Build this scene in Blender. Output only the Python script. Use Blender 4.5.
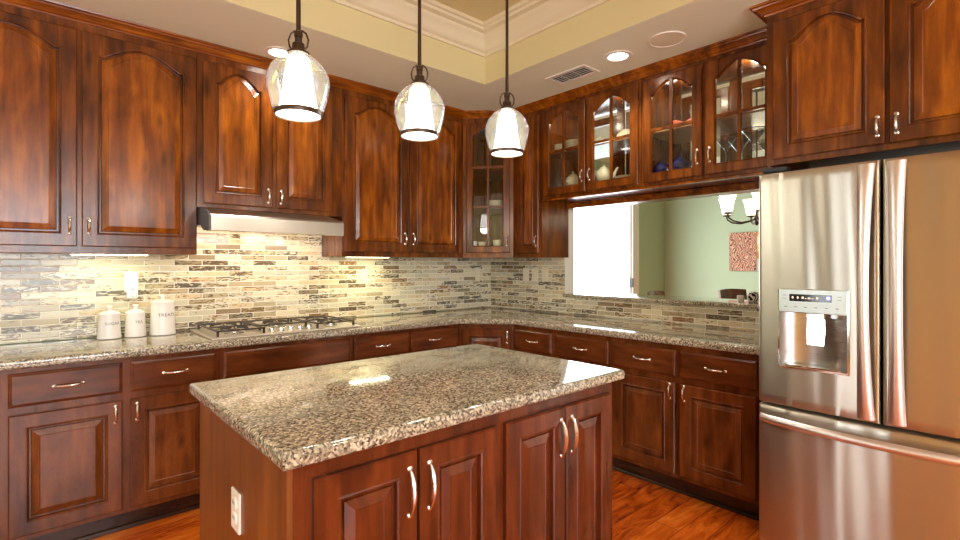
import bpy, bmesh, math, random
from mathutils import Vector, Matrix
random.seed(7)
PI = math.pi
for o in list(bpy.data.objects): bpy.data.objects.remove(o)
SC = bpy.context.scene
COL = SC.collection

# ------------------------------------------------------------------ camera, sky, large lights, exposure
cam_d = bpy.data.cameras.new('camera'); cam = bpy.data.objects.new('camera', cam_d); COL.objects.link(cam)
cam_d.sensor_width = 36; cam_d.lens = 501.26 / 960 * 36
cam_d.shift_y = -(270 - 264.4) / 960
cam_d.clip_start = 0.02
cam.location = (-3.3659, -3.6262, 1.3326)
cam.rotation_euler = (PI / 2, 0, -math.radians(41.5974))
SC.camera = cam

SC.view_settings.view_transform = 'Standard'
SC.view_settings.look = 'None'
SC.view_settings.gamma = 1
SC.view_settings.use_curve_mapping = False
SC.view_settings.exposure = 0.46

world = bpy.data.worlds.new('World'); SC.world = world; world.use_nodes = True
bg = world.node_tree.nodes['Background']
bg.inputs[0].default_value = (0.86, 0.94, 1.0, 1); bg.inputs[1].default_value = 4.0

def area(name, loc, rot, sx, sy, power, color=(1, 1, 1), spread=180):
    d = bpy.data.lights.new(name, 'AREA'); d.shape = 'RECTANGLE'; d.size = sx; d.size_y = sy
    d.energy = power; d.color = color; d.spread = math.radians(spread)
    o = bpy.data.objects.new(name, d); COL.objects.link(o); o.location = loc; o.rotation_euler = rot
    return o
DAY = (0.93, 0.97, 1.0)
# daylight coming in at the windows behind and beside the photographer and at the patio door
area('window_daylight', (-4.2, -7.44, 1.45), (PI / 2, 0, 0), 3.4, 1.9, 115, DAY)
area('window_daylight', (-6.93, -1.55, 1.3), (PI / 2, 0, -PI / 2), .4, 1.9, 11, DAY)
area('patio_daylight', (1.8, -0.06, 1.2), (-PI / 2, 0, 0), 1.5, 2.2, 34, DAY)

# ------------------------------------------------------------------ helpers
def tag(o, label=None, cat=None, group=None, kind=None):
    if label: o['label'] = label
    if cat: o['category'] = cat
    if group: o['group'] = group
    if kind: o['kind'] = kind
    return o
def thing(name, label, cat, loc=(0, 0, 0), rz=0, group=None):
    o = bpy.data.objects.new(name, None); COL.objects.link(o)
    o.location = loc; o.rotation_euler = (0, 0, rz); o.empty_display_size = .05
    return tag(o, label, cat, group)

class MB:
    def __init__(s): s.bm = bmesh.new(); s.mi = 0
    def face(s, vs):
        try:
            f = s.bm.faces.new(vs); f.material_index = s.mi; return f
        except ValueError: return None
    def loops(s, loops, cap0=True, cap1=True, closed=True):
        L = [[s.bm.verts.new(p) for p in lp] for lp in loops]
        n = len(L[0])
        for a, b in zip(L[:-1], L[1:]):
            for i in range(n if closed else n - 1):
                j = (i + 1) % n; s.face([a[i], a[j], b[j], b[i]])
        if cap0: s.face(L[0][::-1])
        if cap1: s.face(L[-1])
        return s
    def box(s, x0, x1, y0, y1, z0, z1, b=0):
        if x0 > x1: x0, x1 = x1, x0
        if y0 > y1: y0, y1 = y1, y0
        if z0 > z1: z0, z1 = z1, z0
        def r(z, k): return [(x0 + k, y0 + k, z), (x1 - k, y0 + k, z), (x1 - k, y1 - k, z), (x0 + k, y1 - k, z)]
        if b: s.loops([r(z0, b), r(z0 + b, 0), r(z1 - b, 0), r(z1, b)])
        else: s.loops([r(z0, 0), r(z1, 0)])
        return s
    def lathe(s, prof, c=(0, 0, 0), n=24, cap0=False, cap1=False, axis='z', sx=1, sy=1):
        L = []
        for r, z in prof:
            lp = []
            for i in range(n):
                a = 2 * PI * i / n; p = (r * math.cos(a) * sx, r * math.sin(a) * sy, z)
                if axis == 'y': p = (p[0], p[2], p[1])
                if axis == 'x': p = (p[2], p[0], p[1])
                lp.append((p[0] + c[0], p[1] + c[1], p[2] + c[2]))
            L.append(lp)
        return s.loops(L, cap0, cap1)
    def tube(s, path, rad, n=8, cap=True, flat=1.0):
        P = [Vector(p) for p in path]; L = []
        if not hasattr(rad, '__len__'): rad = [rad] * len(P)
        up = Vector((0, 0, 1))
        t0 = (P[1] - P[0]).normalized()
        if abs(t0.dot(up)) > .95: up = Vector((0, 1, 0))
        for i, p in enumerate(P):
            t = (P[min(i + 1, len(P) - 1)] - P[max(i - 1, 0)]).normalized()
            u = (up - t * up.dot(t)).normalized(); v = t.cross(u); up = u
            L.append([tuple(p + (u * math.cos(2 * PI * k / n) + v * math.sin(2 * PI * k / n) * flat) * rad[i]) for k in range(n)])
        return s.loops(L, cap, cap)
    def sweep(s, path, prof, closed=False, side=1):
        # path in plan (x, y), profile (offset to the given side, z), mitred corners
        n = len(path); L = []
        for i in range(n):
            p = Vector(path[i])
            a = Vector(path[i - 1]) if (i > 0 or closed) else None
            b = Vector(path[(i + 1) % n]) if (i < n - 1 or closed) else None
            ns = []
            for q0, q1 in ((a, p), (p, b)):
                if q0 is not None and q1 is not None:
                    d = (q1 - q0).normalized(); ns.append(Vector((-d.y, d.x)) * side)
            m = ns[0] if len(ns) == 1 else (ns[0] + ns[1]) / (1 + ns[0].dot(ns[1]))
            L.append([(p.x + m.x * o, p.y + m.y * o, z) for o, z in prof])
        if closed: L.append(L[0])
        s.loops(L, not closed, not closed, closed=True)
        if closed: bmesh.ops.remove_doubles(s.bm, verts=s.bm.verts, dist=1e-6)
        return s
    def build(s, name, mat, parent=None, smooth=False, loc=None, rz=None, auto=None):
        bmesh.ops.recalc_face_normals(s.bm, faces=s.bm.faces)
        me = bpy.data.meshes.new(name); s.bm.to_mesh(me); s.bm.free()
        for m in (mat if isinstance(mat, (list, tuple)) else [mat]): me.materials.append(m)
        if smooth:
            me.polygons.foreach_set('use_smooth', [True] * len(me.polygons))
            me.set_sharp_from_angle(angle=math.radians(auto or 40))
        o = bpy.data.objects.new(name, me); COL.objects.link(o)
        if parent: o.parent = parent
        if loc: o.location = loc
        if rz is not None: o.rotation_euler = (0, 0, rz)
        return o

def copy_tree(o, parent=None):
    c = o.copy(); COL.objects.link(c)
    if parent: c.parent = parent
    for ch in list(o.children): copy_tree(ch, c)
    return c

def offset_poly(poly, k):
    n = len(poly); out = []
    for i in range(n):
        a, p, b = Vector(poly[i - 1]), Vector(poly[i]), Vector(poly[(i + 1) % n])
        d0 = (p - a).normalized(); d1 = (b - p).normalized()
        n0 = Vector((-d0.y, d0.x)); n1 = Vector((-d1.y, d1.x))
        m = (n0 + n1) / (1 + n0.dot(n1)); out.append((p.x + m.x * k, p.y + m.y * k))
    return out   # inward for counter-clockwise polygons
def slab(poly, z0, z1, r=.012):
    m = MB(); L = []
    steps = 5
    for i in range(steps + 1):
        a = PI / 2 * i / steps; L.append((r * (1 - math.sin(a)), z0 + r * (1 - math.cos(a))))
    for i in range(steps + 1):
        a = PI / 2 * i / steps; L.append((r * (1 - math.cos(a)), z1 - r + r * math.sin(a)))
    m.loops([[(x, y, z) for x, y in offset_poly(poly, k)] for k, z in L]); return m

# ------------------------------------------------------------------ materials
def srgb(r, g, b):
    f = lambda c: (c / 255 / 12.92) if c / 255 <= .04045 else ((c / 255 + .055) / 1.055) ** 2.4
    return (f(r), f(g), f(b), 1)
class N:
    def __init__(s, name):
        s.m = bpy.data.materials.new(name); s.m.use_nodes = True; s.t = s.m.node_tree
        s.b = s.t.nodes['Principled BSDF']; s.out = s.t.nodes['Material Output']
    def n(s, typ, **kw):
        nd = s.t.nodes.new(typ)
        for k, v in kw.items(): setattr(nd, k, v)
        return nd
    def set(s, nd, key, v):
        if hasattr(v, 'is_linked') or isinstance(v, bpy.types.NodeSocket): s.t.links.new(v, nd.inputs[key])
        else: nd.inputs[key].default_value = v
    def math(s, op, a, b=0.0, c=None):
        nd = s.n('ShaderNodeMath', operation=op); s.set(nd, 0, a); s.set(nd, 1, b)
        if c is not None: s.set(nd, 2, c)
        return nd.outputs[0]
    def coord(s, kind='Object', scale=(1, 1, 1), rnd=False):
        tc = s.n('ShaderNodeTexCoord').outputs[kind]
        if rnd:
            oi = s.n('ShaderNodeObjectInfo'); a = s.n('ShaderNodeVectorMath', operation='MULTIPLY_ADD')
            s.t.links.new(oi.outputs['Random'], a.inputs[0]); a.inputs[1].default_value = (31, 17, 23)
            s.t.links.new(tc, a.inputs[2]); tc = a.outputs[0]
        mp = s.n('ShaderNodeMapping'); s.t.links.new(tc, mp.inputs[0]); mp.inputs['Scale'].default_value = scale
        return mp.outputs[0]
    def noise(s, v, scale, detail=4, rough=.55, dist=0):
        nd = s.n('ShaderNodeTexNoise'); s.t.links.new(v, nd.inputs['Vector'])
        nd.inputs['Scale'].default_value = scale; nd.inputs['Detail'].default_value = detail
        nd.inputs['Roughness'].default_value = rough; nd.inputs['Distortion'].default_value = dist
        return nd.outputs['Fac']
    def ramp(s, fac, stops, interp='LINEAR'):
        nd = s.n('ShaderNodeValToRGB'); s.set(nd, 0, fac); cr = nd.color_ramp; cr.interpolation = interp
        while len(cr.elements) < len(stops): cr.elements.new(.5)
        for e, (p, c) in zip(cr.elements, stops): e.position = p; e.color = c
        return nd.outputs[0]
    def mix(s, fac, a, b, mode='MIX'):
        nd = s.n('ShaderNodeMix', data_type='RGBA', blend_type=mode)
        s.set(nd, 0, fac)
        for k, v in ((6, a), (7, b)): s.set(nd, k, v)
        return nd.outputs[2]
    def bump(s, h, strength=.2, dist=.01):
        nd = s.n('ShaderNodeBump'); nd.inputs['Strength'].default_value = strength; nd.inputs['Distance'].default_value = dist
        s.t.links.new(h, nd.inputs['Height']); s.t.links.new(nd.outputs[0], s.b.inputs['Normal'])
    def P(s, **kw):
        names = dict(col='Base Color', rough='Roughness', metal='Metallic', coat='Coat Weight', coatr='Coat Roughness',
                     spec='Specular IOR Level', trans='Transmission Weight', ior='IOR', em='Emission Color', es='Emission Strength',
                     aniso='Anisotropic')
        for k, v in kw.items(): s.set(s.b, names[k], v)
        return s.m
def plain(name, col, rough=.5, **kw):
    n = N(name); return n.P(col=col, rough=rough, **kw)

def wood(name, scale, dark, mid, light, rough=.24, coat=.22, spec=.4):
    n = N(name)
    v = n.coord('Object', scale, rnd=True)
    g = n.noise(v, 3.2, 5, .55, .3)
    v2 = n.coord('Object', tuple(.22 * s + .78 * min(scale) for s in scale), rnd=True)
    blot = n.noise(v2, 4.0, 2, .5, .6)
    f = n.math('ADD', n.math('MULTIPLY', g, .55), n.math('MULTIPLY', blot, .45))
    c = n.ramp(f, [(.30, dark), (.5, mid), (.71, light)])
    fine = n.noise(n.coord('Object', tuple(q * 3 for q in scale), rnd=True), 22, 2, .5)
    c = n.mix(.35, c, n.ramp(fine, [(.35, (.62, .62, .62, 1)), (.65, (1.1, 1.1, 1.1, 1))]), 'MULTIPLY')
    vo = n.n('ShaderNodeTexVoronoi', feature='SMOOTH_F1'); n.t.links.new(v2, vo.inputs['Vector']); vo.inputs['Scale'].default_value = 4.5
    knot = n.ramp(vo.outputs['Distance'], [(.04, (1, 1, 1, 1)), (.22, (0, 0, 0, 1))])
    c = n.mix(n.math('MULTIPLY', knot, .7), c, dark)
    n.bump(fine, .04, .002)
    return n.P(col=c, rough=rough, coat=coat, coatr=.16, spec=spec)
WD, WM, WL = srgb(72, 33, 4), srgb(138, 71, 7), srgb(192, 112, 19)
wood_v = wood('knotty alder upright grain', (8, 8, .8), srgb(52, 23, 4), srgb(104, 51, 7), srgb(150, 82, 15))
wood_h = wood('knotty alder level grain', (.8, 8, 8), WD, WM, WL)
BD, BM, BL = srgb(66, 31, 11), srgb(102, 51, 20), srgb(134, 72, 31)
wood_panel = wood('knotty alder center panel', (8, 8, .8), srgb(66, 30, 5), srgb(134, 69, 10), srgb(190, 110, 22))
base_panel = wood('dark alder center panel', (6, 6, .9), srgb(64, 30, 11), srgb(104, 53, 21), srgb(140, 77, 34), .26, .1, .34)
base_v = wood('dark alder upright grain', (6, 6, .9), BD, BM, BL, .26, .1, .34)
base_h = wood('dark alder level grain', (.9, 6, 6), BD, BM, BL, .26, .1, .34)
isl_v = wood('island cherry upright grain', (7, 7, .8), srgb(58, 22, 7), srgb(92, 39, 13), srgb(120, 55, 21), .26, .15, .4)
isl_side = wood('island side panel grain', (9, 9, .6), srgb(98, 50, 14), srgb(124, 68, 22), srgb(148, 86, 32), .4, .08)
toe_mat = wood('toe board', (.9, 6, 6), srgb(34, 18, 12), srgb(52, 28, 18), srgb(70, 40, 26))
inner_wood = wood('cabinet lining', (6, 6, .9), srgb(120, 74, 36), srgb(156, 100, 54), srgb(186, 130, 78), .4, .1)

def granite():
    n = N('speckled tan granite'); v = n.coord('Object')
    wob = n.n('ShaderNodeVectorMath', operation='MULTIPLY_ADD')
    nz = n.n('ShaderNodeTexNoise'); n.t.links.new(v, nz.inputs['Vector']); nz.inputs['Scale'].default_value = 60
    n.t.links.new(nz.outputs['Color'], wob.inputs[0]); wob.inputs[1].default_value = (.004, .004, .004); n.t.links.new(v, wob.inputs[2])
    def cells(sc):
        vo = n.n('ShaderNodeTexVoronoi'); n.t.links.new(wob.outputs[0], vo.inputs['Vector']); vo.inputs['Scale'].default_value = sc
        sp = n.n('ShaderNodeSeparateColor'); n.t.links.new(vo.outputs['Color'], sp.inputs[0]); return sp.outputs[0]
    a = n.ramp(cells(165), [(0, srgb(22, 20, 22)), (.22, srgb(80, 78, 66)), (.34, srgb(154, 144, 122)), (.55, srgb(194, 184, 158)),
                            (.74, srgb(132, 124, 114)), (.86, srgb(226, 214, 190))], 'CONSTANT')
    b = n.ramp(cells(330), [(0, srgb(40, 36, 34)), (.2, srgb(144, 130, 108)), (.4, srgb(192, 180, 154)), (.8, srgb(216, 204, 178))], 'CONSTANT')
    c = n.mix(.3, a, b)
    big = n.noise(v, 9, 3); c = n.mix(.5, c, n.ramp(big, [(.35, (.75, .72, .7, 1)), (.65, (1.1, 1.08, 1.05, 1))]), 'MULTIPLY')
    return n.P(col=c, rough=.09, spec=.6, coat=.5, coatr=.03)
GRANITE = granite()

def tile():
    n = N('streaked glass mosaic tile'); v = n.n('ShaderNodeTexCoord').outputs['Object']
    sp = n.n('ShaderNodeSeparateXYZ'); n.t.links.new(v, sp.inputs[0]); X, Z = sp.outputs[0], sp.outputs[2]
    W, H, G = .157, .0358, .0040
    zr = n.math('DIVIDE', Z, H); row = n.math('FLOOR', zr)
    u = n.math('ADD', n.math('DIVIDE', X, W), n.math('MULTIPLY', n.math('MODULO', n.math('ABSOLUTE', row), 2.0), .5))
    colm = n.math('FLOOR', u)
    fu = n.math('FRACT', u); fz = n.math('FRACT', zr)
    ex = n.math('MULTIPLY', n.math('MINIMUM', fu, n.math('SUBTRACT', 1.0, fu)), W)
    ez = n.math('MULTIPLY', n.math('MINIMUM', fz, n.math('SUBTRACT', 1.0, fz)), H)
    edge = n.math('MINIMUM', ex, ez)
    grout = n.math('LESS_THAN', edge, G / 2)
    wn = n.n('ShaderNodeTexWhiteNoise', noise_dimensions='2D'); cb = n.n('ShaderNodeCombineXYZ')
    n.set(cb, 0, colm); n.set(cb, 1, row); n.t.links.new(cb.outputs[0], wn.inputs[0])
    rnd = wn.outputs['Value']
    rs = n.n('ShaderNodeSeparateColor'); n.t.links.new(wn.outputs['Color'], rs.inputs[0])
    cb2 = n.n('ShaderNodeCombineXYZ'); n.set(cb2, 0, n.math('MULTIPLY', X, 13.0)); n.set(cb2, 1, n.math('MULTIPLY', Z, 46.0)); n.set(cb2, 2, n.math('MULTIPLY', rnd, 97.0))
    vein = n.noise(cb2.outputs[0], 1.0, 5, .6, 2.4)
    thr = n.math('MULTIPLY_ADD', n.math('POWER', rs.outputs[1], 1.3), .25, .09)
    vf = n.math('SUBTRACT', vein, n.math('SUBTRACT', .73, thr))
    amt = n.n('ShaderNodeMapRange'); n.set(amt, 0, vf); amt.inputs[1].default_value = 0; amt.inputs[2].default_value = .09
    body = n.ramp(rs.outputs[0], [(0, srgb(218, 208, 176)), (.3, srgb(200, 194, 168)), (.56, srgb(180, 168, 136)), (.74, srgb(208, 190, 152)), (.9, srgb(146, 132, 104))], 'CONSTANT')
    dark = n.ramp(rs.outputs[2], [(0, srgb(78, 66, 50)), (.45, srgb(106, 80, 48)), (.7, srgb(62, 56, 48)), (.86, srgb(134, 90, 50))], 'CONSTANT')
    c = n.mix(n.math('MULTIPLY', amt.outputs[0], .9), body, dark)
    c = n.mix(grout, c, srgb(232, 226, 214))
    rough = n.math('MULTIPLY_ADD', grout, .6, .14)
    n.bump(n.math('MINIMUM', n.math('MULTIPLY', edge, 250.0), 1.0), .35, .0015)
    return n.P(col=c, rough=rough, spec=.5)
TILE = tile()

def planks():
    n = N('reddish hardwood planks'); v = n.n('ShaderNodeTexCoord').outputs['Object']
    sp = n.n('ShaderNodeSeparateXYZ'); n.t.links.new(v, sp.inputs[0]); X, Y = sp.outputs[0], sp.outputs[1]
    W, L = .127, 1.25
    yr = n.math('DIVIDE', Y, W); row = n.math('FLOOR', yr)
    w1 = n.n('ShaderNodeTexWhiteNoise', noise_dimensions='1D'); n.set(w1, 'W', row)
    u = n.math('ADD', n.math('DIVIDE', X, L), n.math('MULTIPLY', w1.outputs['Value'], 7.0)); cm = n.math('FLOOR', u)
    fu = n.math('FRACT', u); fy = n.math('FRACT', yr)
    ex = n.math('MULTIPLY', n.math('MINIMUM', fu, n.math('SUBTRACT', 1.0, fu)), L)
    ey = n.math('MULTIPLY', n.math('MINIMUM', fy, n.math('SUBTRACT', 1.0, fy)), W)
    edge = n.math('MINIMUM', ex, ey); seam = n.math('LESS_THAN', edge, .0013)
    wn = n.n('ShaderNodeTexWhiteNoise', noise_dimensions='2D'); cb = n.n('ShaderNodeCombineXYZ')
    n.set(cb, 0, cm); n.set(cb, 1, row); n.t.links.new(cb.outputs[0], wn.inputs[0])
    cb2 = n.n('ShaderNodeCombineXYZ'); n.set(cb2, 0, n.math('MULTIPLY', X, 1.8)); n.set(cb2, 1, n.math('MULTIPLY', Y, 8.0)); n.set(cb2, 2, n.math('MULTIPLY', wn.outputs['Value'], 51.0))
    g = n.noise(cb2.outputs[0], 1.3, 5, .6, 2.2)
    f = n.math('ADD', g, n.math('MULTIPLY_ADD', wn.outputs['Value'], .22, -.11))
    c = n.ramp(f, [(.26, srgb(110, 38, 10)), (.42, srgb(178, 76, 18)), (.58, srgb(214, 104, 28)), (.75, srgb(232, 140, 52))])
    c = n.mix(seam, c, srgb(70, 26, 12))
    n.bump(n.math('MINIMUM', n.math('MULTIPLY', edge, 300.0), 1.0), .3, .001)
    return n.P(col=c, rough=.16, coat=.3, coatr=.08)
FLOOR = planks()

def wallp(name, col, rough=.7):
    n = N(name); v = n.coord('Object'); nz = n.noise(v, 140, 3); n.bump(nz, .06, .002)
    return n.P(col=col, rough=rough)
CEIL = wallp('warm grey ceiling paint', srgb(236, 242, 220))
TRAYP = wallp('cream tray paint', srgb(214, 203, 154))
WHITE = plain('white trim paint', srgb(240, 236, 226), .35)
CROWNP = plain('cream molding paint', srgb(222, 214, 184), .4)
GREEN = wallp('sage green wall paint', srgb(176, 192, 158))
CREAMW = wallp('cream wall paint', srgb(214, 200, 166))

def uv_steel(name, col, rough, an):
    n = N(name); tg = n.n('ShaderNodeTangent', direction_type='UV_MAP'); tg.uv_map = 'brush'
    n.t.links.new(tg.outputs[0], n.b.inputs['Tangent'])
    n.b.inputs['Anisotropic Rotation'].default_value = .25
    return n.P(col=col, metal=1.0, rough=rough, aniso=an)
def brush_uv(o):
    me = o.data; uv = me.uv_layers.new(name='brush')
    for lp in me.loops: c = me.vertices[lp.vertex_index].co; uv.data[lp.index].uv = (c.x, c.z)
    return o
def steel(name, col=(.62, .6, .56, 1), rough=.24, sc=(1, 1, 260)):
    n = N(name); v = n.coord('Object', sc); nz = n.noise(v, 1.0, 2, .5)
    r = n.n('ShaderNodeMapRange'); n.set(r, 0, nz); r.inputs[3].default_value = rough - .05; r.inputs[4].default_value = rough + .07
    n.bump(nz, .015, .001)
    return n.P(col=col, metal=1.0, rough=r.outputs[0])
STEEL = steel('brushed stainless steel')
FSTEEL = uv_steel('brushed refrigerator steel', (.56, .53, .45, 1), .30, .9)
HSTEEL = plain('satin handle steel', (.80, .76, .75, 1), .36, metal=1.0)
NICKEL = plain('brushed nickel', (.78, .75, .7, 1), .22, metal=1.0)
CHROME = plain('chrome', (.88, .88, .88, 1), .07, metal=1.0)
BRONZE = plain('dark bronze', srgb(74, 58, 44), .38, metal=.7)
IRON = plain('cast iron', srgb(64, 56, 50), .4)
BLACK = plain('black gasket', (.012, .012, .014, 1), .4)
GREYCAP = plain('grey plastic end cap', srgb(84, 88, 92), .4)
PLATE = plain('white switch plastic', srgb(240, 236, 224), .3)
IVORY = plain('ivory switch plastic', srgb(222, 212, 186), .3)
CERAMIC = plain('white glazed ceramic', srgb(236, 232, 226), .34, coat=.1)
CHINA = plain('cream china', srgb(226, 216, 186), .2)
BLUEC = plain('cobalt blue glazed ceramic', srgb(32, 34, 88), .1)
INK = plain('grey lettering', srgb(96, 88, 88), .6)
def glass(name, tint=(1, 1, 1, 1), gl=(1, 1, 1, 1), rough=.02, f0=1.45, extra=0, haze=0):
    n = N(name); n.t.nodes.remove(n.b)
    tr = n.n('ShaderNodeBsdfTransparent'); tr.inputs[0].default_value = tint
    g = n.n('ShaderNodeBsdfGlossy'); g.inputs['Roughness'].default_value = rough
    lf = n.n('ShaderNodeLayerWeight'); lf.inputs[0].default_value = .5   # Schlick reflectance from the facing angle
    r0 = ((f0 - 1) / (f0 + 1)) ** 2
    fac = n.math('ADD', n.math('MULTIPLY_ADD', n.math('POWER', lf.outputs['Facing'], 5.0), 1 - r0, r0), extra)
    if gl == 'iris':
        lw = n.n('ShaderNodeLayerWeight'); lw.inputs[0].default_value = .5
        w = n.noise(n.coord('Object', (9, 9, 9)), 1.2, 2)
        c = n.ramp(n.math('FRACT', n.math('ADD', n.math('MULTIPLY', lw.outputs['Facing'], 1.6), w)),
                   [(0, (1, .8, .35, 1)), (.25, (.5, 1, .6, 1)), (.5, (.95, .6, .95, 1)), (.75, (.6, .85, 1, 1)), (1, (1, .8, .35, 1))])
        n.t.links.new(c, g.inputs[0])
        n.t.links.new(n.mix(.16, tint, c), tr.inputs[0])
    else: g.inputs[0].default_value = gl
    if haze:
        tl = n.n('ShaderNodeBsdfTranslucent'); tl.inputs[0].default_value = (.95, .93, .86, 1)
        hz = n.n('ShaderNodeMixShader'); hz.inputs[0].default_value = haze
        n.t.links.new(tr.outputs[0], hz.inputs[1]); n.t.links.new(tl.outputs[0], hz.inputs[2]); tr = hz
    mx = n.n('ShaderNodeMixShader'); n.t.links.new(fac, mx.inputs[0]); n.t.links.new(tr.outputs[0], mx.inputs[1]); n.t.links.new(g.outputs[0], mx.inputs[2])
    n.t.links.new(mx.outputs[0], n.out.inputs[0]); return n.m
GLASS = glass('clear cabinet glass', (.93, .95, .93, 1))
WGLASS = glass('window glass', (.97, .98, .98, 1))
IRIS = glass('iridescent clear glass', (.99, .985, .95, 1), 'iris', .08, 1.6, .12, .08)
CRYSTAL = glass('crystal glass', (.9, .93, .95, 1), (1, 1, 1, 1), .02, 1.6, .1)
def glow(name, col, s): 
    n = N(name); return n.P(col=(.9, .88, .82, 1), em=col, es=s, rough=.4)
PGLOW = glow('glowing opal glass', (1, .96, .88, 1), 9)
CANGLOW = glow('recessed lamp glow', (1, .93, .8, 1), 14)
UCGLOW = glow('under cabinet tube glow', (1, .93, .6, 1), 9)
HOODGLOW = glow('hood lamp glow', (1, .88, .74, 1), 2)
CHGLOW = glow('chandelier shade glow', (1, .86, .66, 1), 1.7)

def point(name, loc, e, col, size=.03, parent=None, spot=None):
    d = bpy.data.lights.new(name, 'SPOT' if spot else 'POINT'); d.energy = e; d.color = col; d.shadow_soft_size = size
    if spot: d.spot_size = math.radians(spot); d.spot_blend = .6
    o = bpy.data.objects.new(name, d); COL.objects.link(o); o.location = loc
    if parent: o.parent = parent
    return o

# ------------------------------------------------------------------ setting
ZC = 2.6245
def struct(name, m, mat, label, smooth=False): return tag(m.build(name, mat, smooth=smooth), label, kind='structure')
struct('floor', MB().box(-7.2, 3.6, -7.7, .2, -.06, 0), FLOOR, 'reddish brown hardwood plank floor')
# wall of the cooktop side, running on behind the dining room, with the patio door opening
m = MB(); m.box(-7.12, .95, 0, .14, 0, 2.95); m.box(2.62, 3.52, 0, .14, 0, 2.95); m.box(.95, 2.62, 0, .14, 2.4, 2.95)
m.mi = 1
struct('wall_back', m, [GREEN, CREAMW], 'painted wall behind the cooktop run and the patio door')
# wall with the pass-through
m = MB(); T = .12
m.box(0, T, -.922, -.001, 0, 2.95); m.box(0, T, -7.5, -2.70, 0, 2.95); m.box(0, T, -2.70, -.922, 0, 1.055)
m.box(0, T, -2.70, -.922, 2.58, 2.95)
struct('wall_right', m, WHITE, 'wall with the open pass-through to the dining room')
m = MB(); m.box(-7.12, -7, -7.5, -1.8, 0, ZC + .3); m.box(-7.12, -7, -1.3, 0, 0, ZC + .3); m.box(-7.12, -7, -1.8, -1.3, 0, .3); m.box(-7.12, -7, -1.8, -1.3, 2.3, ZC + .3)
struct('wall_left', m, GREEN, 'sage wall left of the kitchen')
struct('wall_for_reflection', MB().box(-6.45, -6.33, -7.5, -2.45, 0, ZC), wallp('golden tan wall paint', srgb(214, 192, 130)), 'unseen golden tan wall added for the refrigerator reflection')  # added out of view so the right refrigerator door mirrors gold
m = MB(); m.box(-7.12, -6, -7.62, -7.5, 0, 2.95); m.box(-2.4, .5, -7.62, -7.5, 0, 2.95); m.box(-6, -2.4, -7.62, -7.5, 0, .45); m.box(-6, -2.4, -7.62, -7.5, 2.45, 2.95)
struct('wall_front', m, CREAMW, 'cream wall behind the viewer')
struct('wall_dining_far', MB().box(3.4, 3.52, -5.2, 0, 0, 2.95), GREEN, 'sage green far wall of the dining room')
m = MB().box(.12, 3.4, -5.2, -5.08, 0, 2.95)
struct('wall_dining_front', m, GREEN, 'sage wall at the near end of the dining room')
# kitchen ceiling with raised tray
TX0, TX1, TY0, TY1 = -4.7, -.945, -3.9, -.955
m = MB()
m.box(-7.12, TX0, -7.62, .0, ZC, ZC + .35); m.box(TX1, 0, -7.62, 0, ZC, ZC + .35)
m.box(TX0, TX1, TY1, 0, ZC, ZC + .35); m.box(TX0, TX1, -7.62, TY0, ZC, ZC + .35)
struct('ceiling', m, CEIL, 'beige kitchen ceiling around the raised tray')
m = MB(); tp = [(TX0, TY0), (TX1, TY0), (TX1, TY1), (TX0, TY1)]
m.sweep(tp, [(0, ZC + .001), (.004, ZC + .001), (.004, 2.9), (0, 2.9)], closed=True)
struct('trim_1', m, TRAYP, 'cream painted sides of the ceiling tray')
m = MB(); prof = [(.004, 2.815), (.02, 2.815), (.024, 2.832), (.036, 2.838), (.05, 2.862), (.058, 2.885), (.085, 2.91), (.092, 2.92),
                  (.092, 2.93), (.125, 2.936), (.132, 2.95), (.15, 2.953), (.16, 2.975), (.004, 2.975)]
m.sweep(tp, prof, closed=True)
struct('trim_2', m, CROWNP, 'white stepped crown molding inside the tray', True)
struct('ceiling_tray', MB().box(TX0 + .02, TX1 - .02, TY0 + .02, TY1 - .02, 2.97, 3.0), TRAYP, 'cream panel at the top of the ceiling tray')
struct('ceiling_dining', MB().box(.12, 3.4, -5.08, 0, 2.74, 2.85), wallp('shade-darkened dining ceiling tan', srgb(160, 142, 114)), 'dining room ceiling in tan darkened for lack of light')  # tan darkened in the colour itself to imitate an unlit ceiling
m = MB(); m.sweep([(.12, 0), (3.4, 0), (3.4, -5.08), (.12, -5.08)], [(0, 2.60), (.012, 2.60), (.02, 2.64), (.05, 2.67), (.07, 2.71), (.09, 2.74), (0, 2.74)], closed=True, side=-1)
struct('trim_3', m, CROWNP, 'white crown molding around the dining room', True)
# baseboards seen through the pass-through zone
m = MB(); m.sweep([(2.75, 0), (3.4, 0), (3.4, -5.08)], [(0, 0), (.014, 0), (.014, .11), (.008, .13), (0, .13)], side=-1)
struct('baseboard_dining', m, WHITE, 'white dining room baseboard')

def window(name, x0, x1, z0, z1, loc, rz, label, cols=2, rows=1, parts=True):
    # local x along the wall, y out of the room, z up
    r = tag(bpy.data.objects.new(name, None), label, kind='structure'); COL.objects.link(r); r.location = loc; r.rotation_euler = (0, 0, rz)
    m = MB(); w = .05
    m.box(x0, x0 + w, 0, .09, z0, z1, .003); m.box(x1 - w, x1, 0, .09, z0, z1, .003)
    m.box(x0 + w, x1 - w, 0, .09, z1 - w, z1, .003); m.box(x0 + w, x1 - w, 0, .09, z0, z0 + w, .003)
    for i in range(1, cols):
        x = x0 + (x1 - x0) * i / cols; m.box(x - .02, x + .02, .01, .07, z0 + w, z1 - w, .002)
    for i in range(1, rows):
        z = z0 + (z1 - z0) * i / rows; m.box(x0 + w, x1 - w, .015, .06, z - .015, z + .015, .002)
    m.build('window_frame', WHITE, r)
    MB().box(x0 + w, x1 - w, .035, .041, z0 + w, z1 - w).build('window_pane', WGLASS, r)
    return r
window('window_1', -1.8, 1.8, .45, 2.45, (-4.2, -7.5, 0), PI, 'wide white framed window behind the viewer', 3, 2)
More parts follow.
